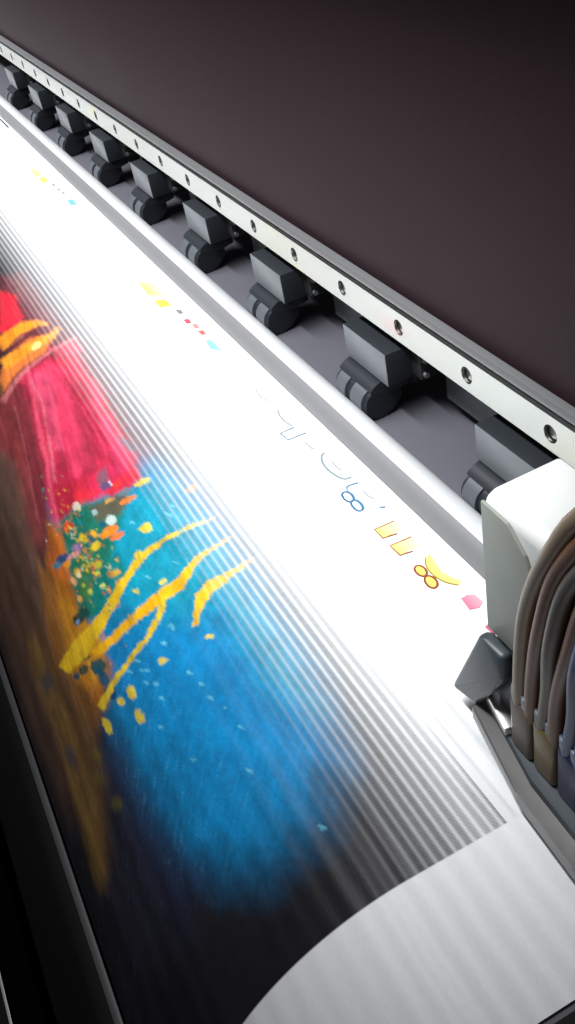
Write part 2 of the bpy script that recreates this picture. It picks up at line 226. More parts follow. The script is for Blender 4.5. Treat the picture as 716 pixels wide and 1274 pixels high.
(0.7,(230, 150, 90),0.95,[(-409.6,108.48),(-407.7,109.53),(-406.6,111.73),(-406.9,114.06),(-408.3,115.42),(-410.3,115.2),(-411.9,113.47),(-412.4,111.05),(-411.5,109.07)]),
(2,(110, 100, 40),0.7,[(-303.5,222.08),(-301.5,223.13),(-302.0,225.56),(-304.8,228.37),(-308.6,230.2),(-311.5,230.06),(-312.1,227.99),(-310.3,225.12),(-306.9,222.84)]),
(2,(110, 100, 40),0.7,[(-294.7,228.42),(-292.6,229.58),(-293.2,232.32),(-296.2,235.46),(-300.3,237.46),(-303.5,237.33),(-304.2,235.11),(-302.2,231.87),(-298.4,229.28)]),
(2,(110, 100, 40),0.7,[(-272.9,221.29),(-271.4,222.4),(-272.2,225.04),(-274.9,228.12),(-278.3,230.18),(-280.6,230.06),(-280.8,227.81),(-278.8,224.66),(-275.7,222.15)]),
(0.5,(110, 195, 215),0.7,[(-319.9,156.76),(-320.2,157.51),(-321.7,158.34),(-323.3,158.63),(-323.7,158.15),(-322.6,157.27),(-320.9,156.66)]),
(0.5,(110, 195, 215),0.7,[(-314.3,163.28),(-314.7,164.04),(-316.3,164.88),(-317.8,165.19),(-318.2,164.72),(-317.1,163.83),(-315.4,163.19)]),
(0.5,(110, 195, 215),0.7,[(-317.1,178.0),(-317.7,178.81),(-319.4,179.76),(-321.0,180.13),(-321.3,179.63),(-320.0,178.65),(-318.2,177.93)]),
(0.5,(110, 195, 215),0.7,[(-311.4,178.56),(-311.9,179.36),(-313.6,180.31),(-315.2,180.68),(-315.4,180.18),(-314.2,179.21),(-312.4,178.49)]),
(0.5,(110, 195, 215),0.7,[(-315.9,184.14),(-316.5,184.98),(-318.2,185.98),(-319.9,186.38),(-320.1,185.87),(-318.8,184.84),(-316.9,184.07)]),
(0.5,(110, 195, 215),0.7,[(-308.3,175.78),(-308.8,176.57),(-310.5,177.49),(-312.0,177.84),(-312.3,177.36),(-311.1,176.41),(-309.3,175.71)]),
(0.5,(110, 195, 215),0.7,[(-289.6,159.23),(-290.0,159.94),(-291.4,160.74),(-292.8,161.02),(-293.1,160.57),(-292.1,159.73),(-290.6,159.14)]),
(0.5,(110, 195, 215),0.7,[(-289.0,175.79),(-289.4,176.55),(-291.0,177.43),(-292.4,177.78),(-292.7,177.31),(-291.6,176.39),(-289.9,175.72)]),
(0.5,(110, 195, 215),0.7,[(-303.8,178.94),(-304.4,179.74),(-306.0,180.67),(-307.5,181.03),(-307.8,180.55),(-306.6,179.58),(-304.8,178.87)]),
(0.5,(110, 195, 215),0.7,[(-298.0,175.03),(-298.4,175.8),(-300.0,176.69),(-301.5,177.04),(-301.8,176.56),(-300.6,175.64),(-298.9,174.96)]),
(0.5,(110, 195, 215),0.7,[(-402.2,147.1),(-402.5,147.94),(-404.4,148.85),(-406.3,149.15),(-406.9,148.61),(-405.7,147.63),(-403.6,146.96)]),
(0.5,(110, 195, 215),0.7,[(-394.3,129.21),(-394.5,130.06),(-396.1,130.94),(-398.0,131.19),(-398.7,130.62),(-397.7,129.66),(-395.8,129.03)]),
(0.5,(110, 195, 215),0.7,[(-358.7,154.86),(-359.1,155.66),(-360.8,156.53),(-362.6,156.84),(-363.0,156.33),(-361.9,155.4),(-359.9,154.75)]),
(0.5,(110, 195, 215),0.7,[(-356.2,138.85),(-356.4,139.63),(-358.0,140.47),(-359.7,140.72),(-360.2,140.21),(-359.2,139.3),(-357.5,138.7)]),
(0.5,(110, 195, 215),0.7,[(-377.3,127.94),(-377.5,128.77),(-379.0,129.63),(-380.8,129.87),(-381.5,129.31),(-380.6,128.37),(-378.7,127.77)]),
(0.5,(110, 195, 215),0.7,[(-277.0,182.73),(-277.5,183.51),(-279.0,184.43),(-280.5,184.8),(-280.7,184.32),(-279.6,183.38),(-277.9,182.67)]),
(0.5,(110, 195, 215),0.7,[(-270.6,157.2),(-270.9,157.88),(-272.2,158.64),(-273.5,158.91),(-273.9,158.48),(-273.0,157.67),(-271.5,157.11)]),
(0.5,(110, 195, 215),0.7,[(-261.6,153.99),(-261.9,154.66),(-263.1,155.4),(-264.4,155.65),(-264.7,155.22),(-263.9,154.44),(-262.5,153.9)]),
(0.5,(110, 195, 215),0.7,[(-280.6,157.71),(-280.9,158.4),(-282.2,159.18),(-283.6,159.45),(-283.9,159.01),(-283.0,158.19),(-281.5,157.61)]),
(0.5,(110, 195, 215),0.7,[(-248.0,152.48),(-248.3,153.13),(-249.5,153.85),(-250.6,154.09),(-251.0,153.67),(-250.2,152.91),(-248.9,152.38)]),
(0.5,(110, 195, 215),0.7,[(-251.2,176.29),(-251.6,177.0),(-252.9,177.83),(-254.2,178.15),(-254.4,177.72),(-253.4,176.86),(-252.0,176.23)]),
(0.5,(110, 195, 215),0.7,[(-228.1,158.46),(-228.3,159.09),(-229.4,159.79),(-230.5,160.04),(-230.8,159.64),(-230.0,158.9),(-228.8,158.37)]),
(0.5,(110, 195, 215),0.7,[(-189.1,145.47),(-189.3,146.04),(-190.2,146.66),(-191.1,146.86),(-191.4,146.49),(-190.8,145.82),(-189.8,145.37)]),
(0.5,(110, 195, 215),0.7,[(-399.4,125.01),(-399.5,125.87),(-401.1,126.75),(-403.0,127.0),(-403.8,126.41),(-402.8,125.44),(-400.8,124.82)]),
]
MARKS = [
('r','printed_letter',(214,216,222),0.7,[(-479.4,154.4),(-473.4,152.7),(-465.9,152.0),(-458.4,153.9)]),
('r','printed_letter',(196,206,214),0.8,[(-447.5,154.5),(-441.1,152.4),(-433.5,152.0),(-425.7,153.4)]),
('r','printed_letter',(130,160,180),0.8,[(-424.0,153.9),(-423.9,144.8),(-415.0,145.5),(-414.5,156.9)]),
('r','printed_letter',(196,206,214),0.7,[(-406.7,154.8),(-406.3,151.8),(-398.2,152.4),(-397.5,156.4)]),
('r','printed_letter',(176,198,206),0.9,[(-390.0,156.0),(-390.3,154.1),(-384.6,151.1),(-376.3,150.2),(-367.4,151.5),(-362.9,153.9),(-362.8,157.2)]),
('r','printed_letter',(206,214,214),0.7,[(-382.0,155.7),(-375.8,154.9),(-371.4,155.5),(-371.8,157.0)]),
('r','printed_letter',(140,180,214),0.9,[(-356.1,157.4),(-356.6,151.0),(-348.0,150.4),(-340.5,150.9),(-334.3,153.2),(-330.4,158.6)]),
('r','printed_letter',(216,222,226),0.7,[(-348.7,156.1),(-343.5,156.1),(-339.4,157.3)]),
('f','printed_mark',(196,226,246),(250,252,255),[(-356.1,150.8),(-351.6,152.4),(-340.6,153.3),(-331.8,156.4),(-332.4,151.0),(-336.3,148.5),(-346.5,148.4)]),
('r','printed_letter',(90,140,190),1.1,[(-344.9,148.2),(-344.7,147.2),(-345.3,146.2),(-346.7,145.5),(-348.6,145.2),(-350.7,145.4),(-352.5,145.9),(-353.6,146.9),(-353.9,147.9),(-353.2,148.9),(-351.8,149.6),(-349.8,149.9),(-347.8,149.7),(-346.0,149.2),(-344.9,148.2)]),
('r','printed_letter',(90,150,200),1.1,[(-335.6,148.2),(-335.5,147.2),(-336.3,146.3),(-337.9,145.7),(-340.0,145.6),(-342.2,145.8),(-344.0,146.5),(-345.0,147.4),(-345.1,148.5),(-344.3,149.4),(-342.6,149.9),(-340.5,150.1),(-338.4,149.8),(-336.6,149.2),(-335.6,148.2)]),
('f','printed_mark',(252,232,128),(255,251,215),[(-319.0,145.5),(-310.9,145.6),(-310.6,158.6),(-319.0,158.1)]),
('r','printed_outline',(200,120,60),0.8,[(-318.5,156.4),(-319.0,145.5),(-310.9,145.6),(-309.6,153.1)]),
('f','printed_mark',(252,232,128),(255,251,215),[(-304.3,145.5),(-295.6,145.9),(-296.3,158.3),(-304.4,157.9)]),
('r','printed_outline',(200,120,60),0.8,[(-303.5,156.9),(-304.3,145.5),(-295.6,145.9),(-294.6,152.1)]),
('f','printed_mark',(248,238,120),(251,244,160),[(-288.3,157.6),(-286.9,153.9),(-282.3,151.7),(-275.9,150.9),(-268.6,152.7),(-263.1,156.8),(-264.9,159.1),(-269.3,157.1),(-274.6,155.3),(-281.0,156.2)]),
('r','printed_outline',(214,180,70),0.6,[(-287.6,154.4),(-282.3,151.7),(-275.9,150.9),(-268.6,152.7),(-263.4,156.4)]),
('f','printed_mark',(250,228,120),(250,228,120),[(-277.3,148.6),(-277.1,147.6),(-277.7,146.7),(-278.9,146.0),(-280.6,145.7),(-282.3,145.8),(-283.9,146.4),(-284.8,147.3),(-285.0,148.3),(-284.5,149.3),(-283.2,150.0),(-281.5,150.3),(-279.8,150.1),(-278.3,149.5)]),
('r','printed_outline',(196,100,60),0.9,[(-277.3,148.6),(-277.1,147.6),(-277.7,146.7),(-278.9,146.0),(-280.6,145.7),(-282.3,145.8),(-283.9,146.4),(-284.8,147.3),(-285.0,148.3),(-284.5,149.3),(-283.2,150.0),(-281.5,150.3),(-279.8,150.1),(-278.3,149.5),(-277.3,148.6)]),
('f','printed_mark',(250,228,120),(250,228,120),[(-268.2,148.2),(-268.0,147.1),(-268.7,146.2),(-270.1,145.5),(-271.9,145.4),(-273.8,145.7),(-275.4,146.4),(-276.3,147.4),(-276.4,148.6),(-275.7,149.5),(-274.3,150.1),(-272.5,150.3),(-270.6,150.0),(-269.1,149.2)]),
('r','printed_outline',(196,100,60),0.9,[(-268.2,148.2),(-268.0,147.1),(-268.7,146.2),(-270.1,145.5),(-271.9,145.4),(-273.8,145.7),(-275.4,146.4),(-276.3,147.4),(-276.4,148.6),(-275.7,149.5),(-274.3,150.1),(-272.5,150.3),(-270.6,150.0),(-269.1,149.2),(-268.2,148.2)]),
('f','printed_mark',(236,130,160),(244,190,205),[(-255.9,152.6),(-248.0,151.7),(-246.6,155.8),(-248.7,159.2),(-254.6,158.8),(-256.1,155.9)]),
('f','printed_mark',(220,90,120),(240,160,180),[(-236.0,151.2),(-229.9,151.5),(-231.7,154.3),(-237.1,154.1)]),
('f','printed_mark',(130,196,226),(170,220,240),[(-555.8,151.8),(-544.2,150.6),(-533.9,155.6),(-548.9,156.1),(-556.5,155.6)]),
('f','printed_mark',(150,140,140),(150,140,140),[(-615.6,151.9),(-607.4,152.0),(-605.9,155.1),(-613.7,155.6)]),
('f','printed_mark',(206,90,110),(206,90,110),[(-597.1,151.1),(-589.2,151.1),(-587.8,154.3),(-595.2,154.7)]),
('f','printed_mark',(222,150,150),(222,150,150),[(-586.0,152.9),(-578.3,153.0),(-576.8,156.1),(-584.1,156.5)]),
('f','printed_mark',(214,110,110),(214,110,110),[(-573.7,153.0),(-566.3,153.0),(-564.8,156.1),(-571.9,156.5)]),
('f','printed_mark',(238,240,120),(246,246,190),[(-681.6,145.7),(-653.6,144.6),(-644.0,154.2),(-672.5,154.6)]),
('f','printed_mark',(232,232,90),(232,232,90),[(-642.5,145.2),(-627.5,144.9),(-624.7,152.8),(-637.2,152.3)]),
('f','printed_mark',(200,204,230),(230,232,244),[(-704.9,145.5),(-687.5,143.7),(-689.0,149.6),(-706.5,151.5)]),
('f','printed_mark',(120,200,220),(120,200,220),[(-914.1,152.4),(-898.3,151.2),(-892.6,156.1),(-911.1,157.3)]),
('f','printed_mark',(170,170,170),(170,170,170),[(-975.1,152.2),(-965.5,152.2),(-965.5,154.8),(-975.1,154.8)]),
('f','printed_mark',(170,170,170),(170,170,170),[(-956.1,152.3),(-946.9,152.3),(-946.9,154.8),(-956.1,154.8)]),
('f','printed_mark',(170,170,170),(170,170,170),[(-942.3,153.6),(-933.2,153.6),(-933.2,156.1),(-942.3,156.1)]),
('f','printed_mark',(240,240,130),(246,246,190),[(-1042.4,146.6),(-1013.7,144.9),(-1007.9,152.1),(-1037.2,153.4)]),
('f','printed_mark',(240,238,120),(240,238,120),[(-1005.3,146.3),(-986.3,145.8),(-984.7,152.2),(-1003.7,152.8)]),
('r','printed_line',(90,90,90),1.4,[(-1280.5,164.8),(-1228.1,164.5)]),
]
SPLASH = (-409.3, 179.1)
# ------------------------------------------------------------------ materials
M = dict(
    cover=mat('dark_cover_plastic', (.0265, .0150, .0178), .6, spec=.10, noise=.16, nscale=7, bump=.10, bscale=900, rvar=.08),
    lip=mat('grey_lip', (.16, .16, .165), .4, .3, noise=.15, nscale=40, stretch=(.1, 1, 1)),
    dark=mat('black_paint', (.012, .012, .013), .5, spec=.3, noise=.2, nscale=30),
    rail=mat('ground_steel', (.47, .48, .45), .3, 1, noise=.06, nscale=120, stretch=(.06, 1, 1), bump=.05, bscale=700, rvar=.06),
    bolt=mat('blackened_bolt', (.10, .10, .10), .4, .8),
    platen=mat('grey_platen', (.085, .083, .100), .5, spec=.35, noise=.10, nscale=25, bump=.05, bscale=600),
    bar_shade=mat('grey_bar_shade', (.15, .15, .155), .5, noise=.12, nscale=40, stretch=(.1, 1, 1)),  # darker tone for the shaded lower front of the guide bar
    bar=mat('satin_aluminium', (.56, .57, .59), .30, .15, noise=.07, nscale=60, stretch=(.05, 1, 1), bump=.05, bscale=500),
    face=mat('block_lit_front', (.15, .162, .178), .4, .3, noise=.10, nscale=60, bump=.06, bscale=900),  # lit front of the roller block, light put into the colour
    block=mat('block_shaded_sides', (.016, .019, .023), .6, 0, .15, noise=.10, nscale=60, bump=.06, bscale=900),  # top and sides of the same block, shade put into the colour
    holder=mat('black_nylon', (.013, .016, .021), .42, spec=.4, noise=.15, nscale=80),
    roller=mat('grey_rubber', (.075, .083, .095), .42, spec=.5, noise=.12, nscale=150, bump=.1, bscale=1500),
    screw=mat('dull_screw', (.35, .36, .36), .4, .9),
    spacer=mat('green_grey_plate', (.16, .18, .17), .35, .6, noise=.1, nscale=50),
    apron=mat('black_apron', (.0035, .003, .0033), .55, spec=.12, noise=.15, nscale=20),
    strip=mat('grey_strip', (.06, .057, .06), .45, .3, noise=.12, nscale=80),
    trim=mat('bright_trim', (.75, .75, .77), .25, 1),
    shell=mat('white_shell', (.80, .82, .80), .38, spec=.4, noise=.03, nscale=20, bump=.03, bscale=300),
    olive=mat('grey_olive_panel', (.30, .315, .285), .5, spec=.35, noise=.06, nscale=25, bump=.04, bscale=300),
    slate=mat('slate_plastic', (.045, .056, .066), .42, spec=.5, noise=.15, nscale=30),
    base=mat('grey_base_plate', (.17, .165, .165), .3, .55, noise=.12, nscale=40, stretch=(.1, 1, 1)),
    clip=mat('bright_metal', (.85, .85, .82), .3, .9),
    t_brown=mat('brown_ink_tube', (.150, .066, .030), .4, noise=.3, nscale=60),
    t_tan=mat('tan_ink_tube', (.26, .19, .12), .4, noise=.2, nscale=60),
    t_slate=mat('slate_ink_tube', (.055, .070, .150), .4, noise=.25, nscale=60),
    t_taupe=mat('taupe_damper', (.10, .075, .055), .4, noise=.25, nscale=60),
    t_black=mat('black_damper', (.010, .011, .014), .45, noise=.25, nscale=60),
    t_grey=mat('grey_fitting', (.13, .15, .17), .5, noise=.2, nscale=60),
    t_navy=mat('navy_ink_tube', (.010, .015, .060), .35, noise=.3, nscale=60),
    t_green=mat('green_ink_tube', (.12, .15, .04), .3, noise=.2, nscale=60),
    t_ochre=mat('ochre_fitting', (.13, .09, .03), .3, noise=.2, nscale=60),
    t_blue=mat('pale_blue_fitting', (.12, .16, .21), .3, noise=.2, nscale=60),
    t_teal=mat('teal_fitting', (.02, .045, .06), .3, noise=.2, nscale=60),
    floor=mat('dark_floor', (.012, .012, .013), .6, noise=.2, nscale=4),
)

# ------------------------------------------------------------------ the setting
b = NB(); box(b, -4, 2, -3, 3, -H0-.05, -H0)
fl = obj('floor', b, M['floor'], smooth=False); tag(fl, 'dark floor under the printer', 'floor', kind='structure')

# ------------------------------------------------------------------ the printer body
XA, XB = -2.45, .35
pr = empty('wide_format_printer', (0, .1, -H0), 'dark wide-format printer body with its steel rail, black cover and grey platen', 'printer')
b = NB(); box(b, XA, XB, .2005, .235, -.2165, .16, .003)
obj('cover', b, M['cover'], pr)
b = NB(); prism(b, [(.1995, -.2125), (.1990, -.2125), (.1962, -.2133), (.1955, -.2150), (.1958, -.2168), (.1975, -.2178), (.1995, -.2178)], XA, XB)
obj('cover_lip', b, M['lip'], pr)
b = NB(); box(b, XA, XB, .2095, .36, -.2520, -.2185, .002)
obj('beam', b, M['dark'], pr)
# rail with counterbored holes
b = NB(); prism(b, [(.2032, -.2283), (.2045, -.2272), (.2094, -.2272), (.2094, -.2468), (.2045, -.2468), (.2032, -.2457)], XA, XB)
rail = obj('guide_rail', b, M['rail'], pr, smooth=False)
HX = [-.2595-.0600*k for k in range(-9, 37)]
cb = NB()
for x in HX: cyl_y(cb, x, -.2399+.0028, .0043, .1990, .2080, 28)
co = obj('cutter', cb, M['dark'], None, smooth=False)
md = rail.modifiers.new('cut', 'BOOLEAN'); md.object = co; md.operation = 'DIFFERENCE'; md.solver = 'EXACT'
dg = bpy.context.evaluated_depsgraph_get(); dg.update()
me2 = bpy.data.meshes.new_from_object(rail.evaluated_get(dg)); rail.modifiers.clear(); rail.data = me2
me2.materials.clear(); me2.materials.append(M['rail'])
bm_ = bmesh.new(); bm_.from_mesh(me2)
for f in bm_.faces: f.material_index = 0
bm_.to_mesh(me2); bm_.free()
me2.shade_smooth(); me2.set_sharp_from_angle(angle=math.radians(30))
bpy.data.objects.remove(co)
b = NB(); cyl_y(b, 0, 0, .0036, .2058, .2078, 20); c = NB()
bolt = None
for x in HX:
    if bolt is None:
        b = NB()
        n = 20; zc = -.2371
        out = [(x+.0034*math.cos(2*math.pi*i/n), zc+.0034*math.sin(2*math.pi*i/n)) for i in range(n)]
        prism(b, out, .2052, .2079, 'y')
        bolt = obj('bolt', b, M['bolt'], rail, at=(x, .2052, zc)); x00 = x
    else:
        o = bolt.copy(); COL.objects.link(o); o.parent = rail; o.location.x = bolt.location.x+(x-x00)
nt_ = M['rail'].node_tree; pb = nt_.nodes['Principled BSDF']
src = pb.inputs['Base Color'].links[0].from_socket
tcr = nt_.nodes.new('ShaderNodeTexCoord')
for seed, tint, thr in ((0., (.62, .56, .22, 1), .62), (7.3, (.62, .36, .36, 1), .64)):  # yellow and pink tints paint in reflections of the printed marks
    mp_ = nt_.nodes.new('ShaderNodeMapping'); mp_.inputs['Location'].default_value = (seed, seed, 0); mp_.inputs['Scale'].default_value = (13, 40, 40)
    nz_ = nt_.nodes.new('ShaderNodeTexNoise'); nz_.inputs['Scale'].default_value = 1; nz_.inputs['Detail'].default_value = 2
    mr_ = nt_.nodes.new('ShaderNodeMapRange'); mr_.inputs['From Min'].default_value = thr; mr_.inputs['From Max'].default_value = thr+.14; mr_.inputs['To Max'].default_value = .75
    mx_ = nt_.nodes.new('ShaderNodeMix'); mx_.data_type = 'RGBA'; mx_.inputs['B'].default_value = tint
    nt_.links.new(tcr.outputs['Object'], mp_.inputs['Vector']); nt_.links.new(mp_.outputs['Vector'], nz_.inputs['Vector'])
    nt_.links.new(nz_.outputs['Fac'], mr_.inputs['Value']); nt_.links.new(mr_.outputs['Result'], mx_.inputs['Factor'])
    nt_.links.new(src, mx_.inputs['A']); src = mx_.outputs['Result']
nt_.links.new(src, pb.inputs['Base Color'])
# platen
b = NB(); prism(b, [(.0645, -.3012), (.50, -.3012), (.50, -.345), (.0, -.345), (.0, -.335), (.03, -.3085)], XA, -.0965)
obj('platen', b, M['platen'], pr)
b = NB(); prism(b, [(.0655, -.3008), (.50, -.3008), (.50, -.345), (.0, -.345), (.0, -.335), (.03, -.3080)], -.0963, XB)
obj('platen_end_cap', b, M['apron'], pr)
b = NB(); n = 20
arc = [(.1790+.0108*math.cos(math.radians(-8+196*i/n)), -.2998+.0108*math.sin(math.radians(-8+196*i/n))) for i in range(n+1)]
prism(b, [p for p in arc if p[1] > -.2996]+[], XA, -.098)
obj('guide_bar', b, M['bar'], pr)
b = NB(); prism(b, [(.1790+.0114*math.cos(math.radians(a)), -.2998+.0114*math.sin(math.radians(a))) for a in range(114, 181, 6)]+[(.1780, -.2997)], XA, -.0982)  # thin band added to paint shade on the bar's lower front
obj('bar_shade_band', b, M['bar_shade'], pr)
# curved front apron, the grey strip at its foot, the lower panel and its bright trim
b = NB(); prism(b, [(.0, -.346), (-.03, -.385), (-.046, -.408), (-.046, -.43), (.0, -.43)], XA, XB)
obj('heater_apron', b, M['apron'], pr)
b = NB(); box(b, XA, XB, -.0545, -.0505, -.4120, -.4098, .0004)
obj('apron_strip', b, M['strip'], pr)
b = NB(); prism(b, [(-.0505, -.4125), (-.062, -.4125), (-.083, -.440), (-.083, -.56), (-.0505, -.56)], XA, XB, bev=.002)
obj('lower_panel', b, M['apron'], pr)
b = NB(); prism(b, [(-.0835, -.560), (-.108, -.470), (-.1085, -.4690), (-.1095, -.4705), (-.12, -.56)], XA, XB)
obj('tray', b, M['apron'], pr)
b = NB(); box(b, XA, XB, -.1098, -.1082, -.4688, -.4672, .0004)
obj('tray_trim', b, M['trim'], pr)
b = NB(); box(b, XA, XB, -.05, .40, -H0+.001, -.561)
obj('stand', b, M['dark'], pr)

# ------------------------------------------------------------------ pinch roller units
PITCH = .1283; XL0 = -.1803
names = ['grey pinch roller half hidden behind the white carriage',
         'nearest fully visible pinch roller, first beyond the carriage',
         'second fully visible pinch roller up the rail from the carriage',
         'third fully visible pinch roller up the rail from the carriage',
         'fourth fully visible pinch roller up the rail from the carriage',
         'fifth fully visible pinch roller up the rail from the carriage',
         'sixth fully visible pinch roller, small, third from the far end',
         'tiny pinch roller near the far end, second last in the row',
         'farthest pinch roller, cut by the left edge of the photo']
GR = 'pinch roller units under the rail'
x0 = -.309
root = empty('pinch_roller', (x0, .22, -.3012), names[0], 'pinch roller', GR)
W = .0465
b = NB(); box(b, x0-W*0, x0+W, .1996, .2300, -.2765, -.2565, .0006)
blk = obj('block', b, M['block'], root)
b = NB(); box(b, x0+.0002, x0+W-.0002, .1990, .1995, -.2763, -.2567, .0002)  # thin layer added so the block's front is coloured as lit
obj('lit_front', b, M['face'], root)
b = NB(); prism(b, [(.2302, -.2575), (.2302, -.275), (.238, -.275), (.246, -.262), (.246, -.2524), (.232, -.2524)], x0+.008, x0+W-.008)
obj('mount', b, M['dark'], root)
b = NB(); box(b, x0+W, x0+W+.010, .2140, .2290, -.2740, -.2590, .001)
obj('side_bracket', b, M['dark'], root)
def screw(x, y, z, r=.0016, l=.002):
    s = NB(); prism(s, [(y+r*math.cos(i*math.pi/6), z+r*math.sin(i*math.pi/6)) for i in range(12)], x, x+l); return s
for (yy, zz) in ((.2165, -.2620), (.2165, -.2705)):
    obj('screw', screw(x0+W+.010, yy, zz), M['screw'], root)
# nylon holder: rounded body with three cheeks
hx0, hx1 = x0+.0008, x0+.0368
cy, cz = .2015, -.2895
b = NB()
prof = [(cy+.0118*math.cos(math.radians(a)), cz+.0118*math.sin(math.radians(a))) for a in range(82, 147, 6)]
prism(b, prof+[(.1960, -.2850), (.2100, -.2870), (.2200, -.2850), (.2200, -.2768)], hx0, hx1, bev=.0006)
hold = obj('holder', b, M['holder'], root, sharp=50)
qy, qz = .1978, -.2914
for (a, c_) in ((hx0+.0002, hx0+.0024), (hx0+.0138, hx0+.0192), (hx1-.0034, hx1-.0002)):
    b = NB(); rr = .0092
    pf = [(qy+rr*math.cos(math.radians(t)), qz+rr*math.sin(math.radians(t))) for t in range(112, 281, 8)]
    prism(b, pf+[(.205, -.2985), (.2120, -.292), (.2120, -.2868), (.2030, -.2800)], a, c_, bev=.0004, seg=2)
    obj('cheek', b, M['holder'], hold, sharp=50)
for (a, c_) in ((hx0+.0028, hx0+.0134), (hx0+.0196, hx1-.0038)):
    b = NB(); disc(b, qy-.0012, qz+.0002, .0094, a, c_, 36)
    ro = obj('roller', b, M['roller'], root)
units = [root]
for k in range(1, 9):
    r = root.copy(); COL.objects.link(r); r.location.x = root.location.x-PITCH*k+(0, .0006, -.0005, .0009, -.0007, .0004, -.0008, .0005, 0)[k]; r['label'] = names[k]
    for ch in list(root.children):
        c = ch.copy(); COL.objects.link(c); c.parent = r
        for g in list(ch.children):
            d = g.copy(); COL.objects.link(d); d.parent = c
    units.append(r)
# plates that hang from the beam between the roller units
b = NB(); box(b, x0-PITCH+W+.0145, x0-.0105, .2262, .2280, -.2880, -.2500, .0005)
sp = obj('spacer_plate', b, M['spacer'], pr, at=(x0-.05, .2135, -.25))
for k in range(1, 9):
    o = sp.copy(); COL.objects.link(o); o.parent = pr; o.location.x = sp.location.x-PITCH*k

# ------------------------------------------------------------------ printed media
RR, Y0, HH, PHI = .098, .065, .30, math.radians(60)
def prof_s(s):
    L1 = .195-Y0; L2 = RR*PHI
    phi = np.clip((s-L1)/RR, 0, PHI)
    y = np.where(s < L1, .195-s, Y0-RR*np.sin(phi)); z = np.where(s < L1, -HH, -HH-RR*(1-np.cos(phi)))
    t = np.maximum(s-L1-L2, 0)
    return y-t*math.cos(PHI), z-t*math.sin(PHI)
xs_ = [-.0985]
while xs_[-1] > -2.42: xs_.append(xs_[-1]-.00055*(1+(abs(xs_[-1])-.1)*6.5))
xs_ = np.array(xs_)
ss = np.concatenate([np.linspace(.012, .084, 28)[:-1], np.arange(.084, .158, .00040), np.arange(.158, .290, .00055)])
X, SS = np.meshgrid(xs_, ss)
Yv, Zv = prof_s(SS)
nx, ns = len(xs_), len(ss)
# printed picture: layered soft shapes in sheet millimetres (x along the printer, s down the sheet)
U = X*1000; V = SS*1000
rng = np.random.default_rng(7)
def vnoise(u, v, seed):
    r = np.random.default_rng(seed).random((64, 64)); iu = np.floor(u).astype(int); iv = np.floor(v).astype(int)
    fu = u-iu; fv = v-iv; fu = fu*fu*(3-2*fu); fv = fv*fv*(3-2*fv)
    g = lambda a, c: r[a % 64, c % 64]
    return (g(iu, iv)*(1-fu)+g(iu+1, iv)*fu)*(1-fv)+(g(iu, iv+1)*(1-fu)+g(iu+1, iv+1)*fu)*fv
def fbm(u, v, seed, n=4):
    a = 0; w = 1; t = 0
    for i in range(n):
        a = a+w*vnoise(u*2**i, v*2**i, seed+i); t += w; w *= .55
    return a/t-.5
wu = fbm(U/7, V/5, 1)*3.2+fbm(U/30, V/20, 5)*6; wv = fbm(U/7, V/5, 11)*2.2+fbm(U/30, V/20, 15)*5
w2u = fbm(U/2.6, V/1.5, 111)*3.4; w2v = fbm(U/2.6, V/1.5, 121)*2.0
def shape(poly, blur, warp):
    P = np.array(poly, float)
    if blur < 1: warp = warp*1.6
    k = np.array([.62, 1.0])          # far shapes are long in x
    Pw = P*k; lo = Pw.min(0)-blur*1.6-warp*6-3; hi = Pw.max(0)+blur*1.6+warp*6+3
    g2 = 1 if blur < 3.5 else 1.6
    u = (U+wu*warp+w2u*g2)*.62; v = V+wv*warp+w2v*g2
    box_ = (u > lo[0]) & (u < hi[0]) & (v > lo[1]) & (v < hi[1])
    out = np.zeros_like(U)
    if not box_.any(): return out
    pu = u[box_]; pv = v[box_]; d2 = np.full(pu.shape, 1e9); ins = np.zeros(pu.shape, bool)
    for i in range(len(Pw)):
        a = Pw[i]; c = Pw[(i+1) % len(Pw)]; e = c-a; l2 = max(e@e, 1e-9)
        t = np.clip(((pu-a[0])*e[0]+(pv-a[1])*e[1])/l2, 0, 1)
        d2 = np.minimum(d2, (pu-a[0]-t*e[0])**2+(pv-a[1]-t*e[1])**2)
        cr = ((a[1] > pv) != (c[1] > pv)) & (pu < (c[0]-a[0])*(pv-a[1])/(c[1]-a[1]+1e-12)+a[0])
        ins ^= cr
    sd = np.where(ins, 1, -1)*np.sqrt(d2)
    w = np.clip(.5+sd/(2*blur)*1.0, 0, 1); out[box_] = w*w*(3-2*w)
    return out
pic = np.zeros(U.shape+(3,)); pic[:] = lin((27, 25, 31))
ART_GAIN = .88
for bl, c, a, P in ART:
    w = shape(P, bl, .25 if bl < 1 else (.6 if bl < 3 else 1.1))*a
    pic = pic*(1-w[..., None])+np.array(lin(c))*ART_GAIN*w[..., None]
# painterly mottling and brush streaks
lum = pic.sum(-1, keepdims=True)
isb = np.clip((pic[..., 2]-pic[..., 0])*6, 0, 1)[..., None]
isr = np.clip((pic[..., 0]-pic[..., 2]*1.3)*5, 0, 1)[..., None]
def streak(dx, ds, a, b2, seed, n=4):
    l = math.hypot(dx, ds); p = (U*dx+V*ds)/l; q_ = (-U*ds+V*dx)/l
    return fbm(p/a, q_/b2, seed, n)[..., None]
sb = streak(14, 13, 9, 1.3, 61); sr = streak(150, 20, 60, 2.2, 71)
pic = pic*(1+isb*.35*sb+isr*.8*sr+.7*fbm(U/14, V/6, 31)[..., None])
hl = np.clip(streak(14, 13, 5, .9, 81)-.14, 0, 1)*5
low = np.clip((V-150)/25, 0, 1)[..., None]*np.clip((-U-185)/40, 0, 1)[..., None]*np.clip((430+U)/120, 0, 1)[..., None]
pic = pic+hl*low*(np.array((.025, .06, .10))*(isb*.7+.55))
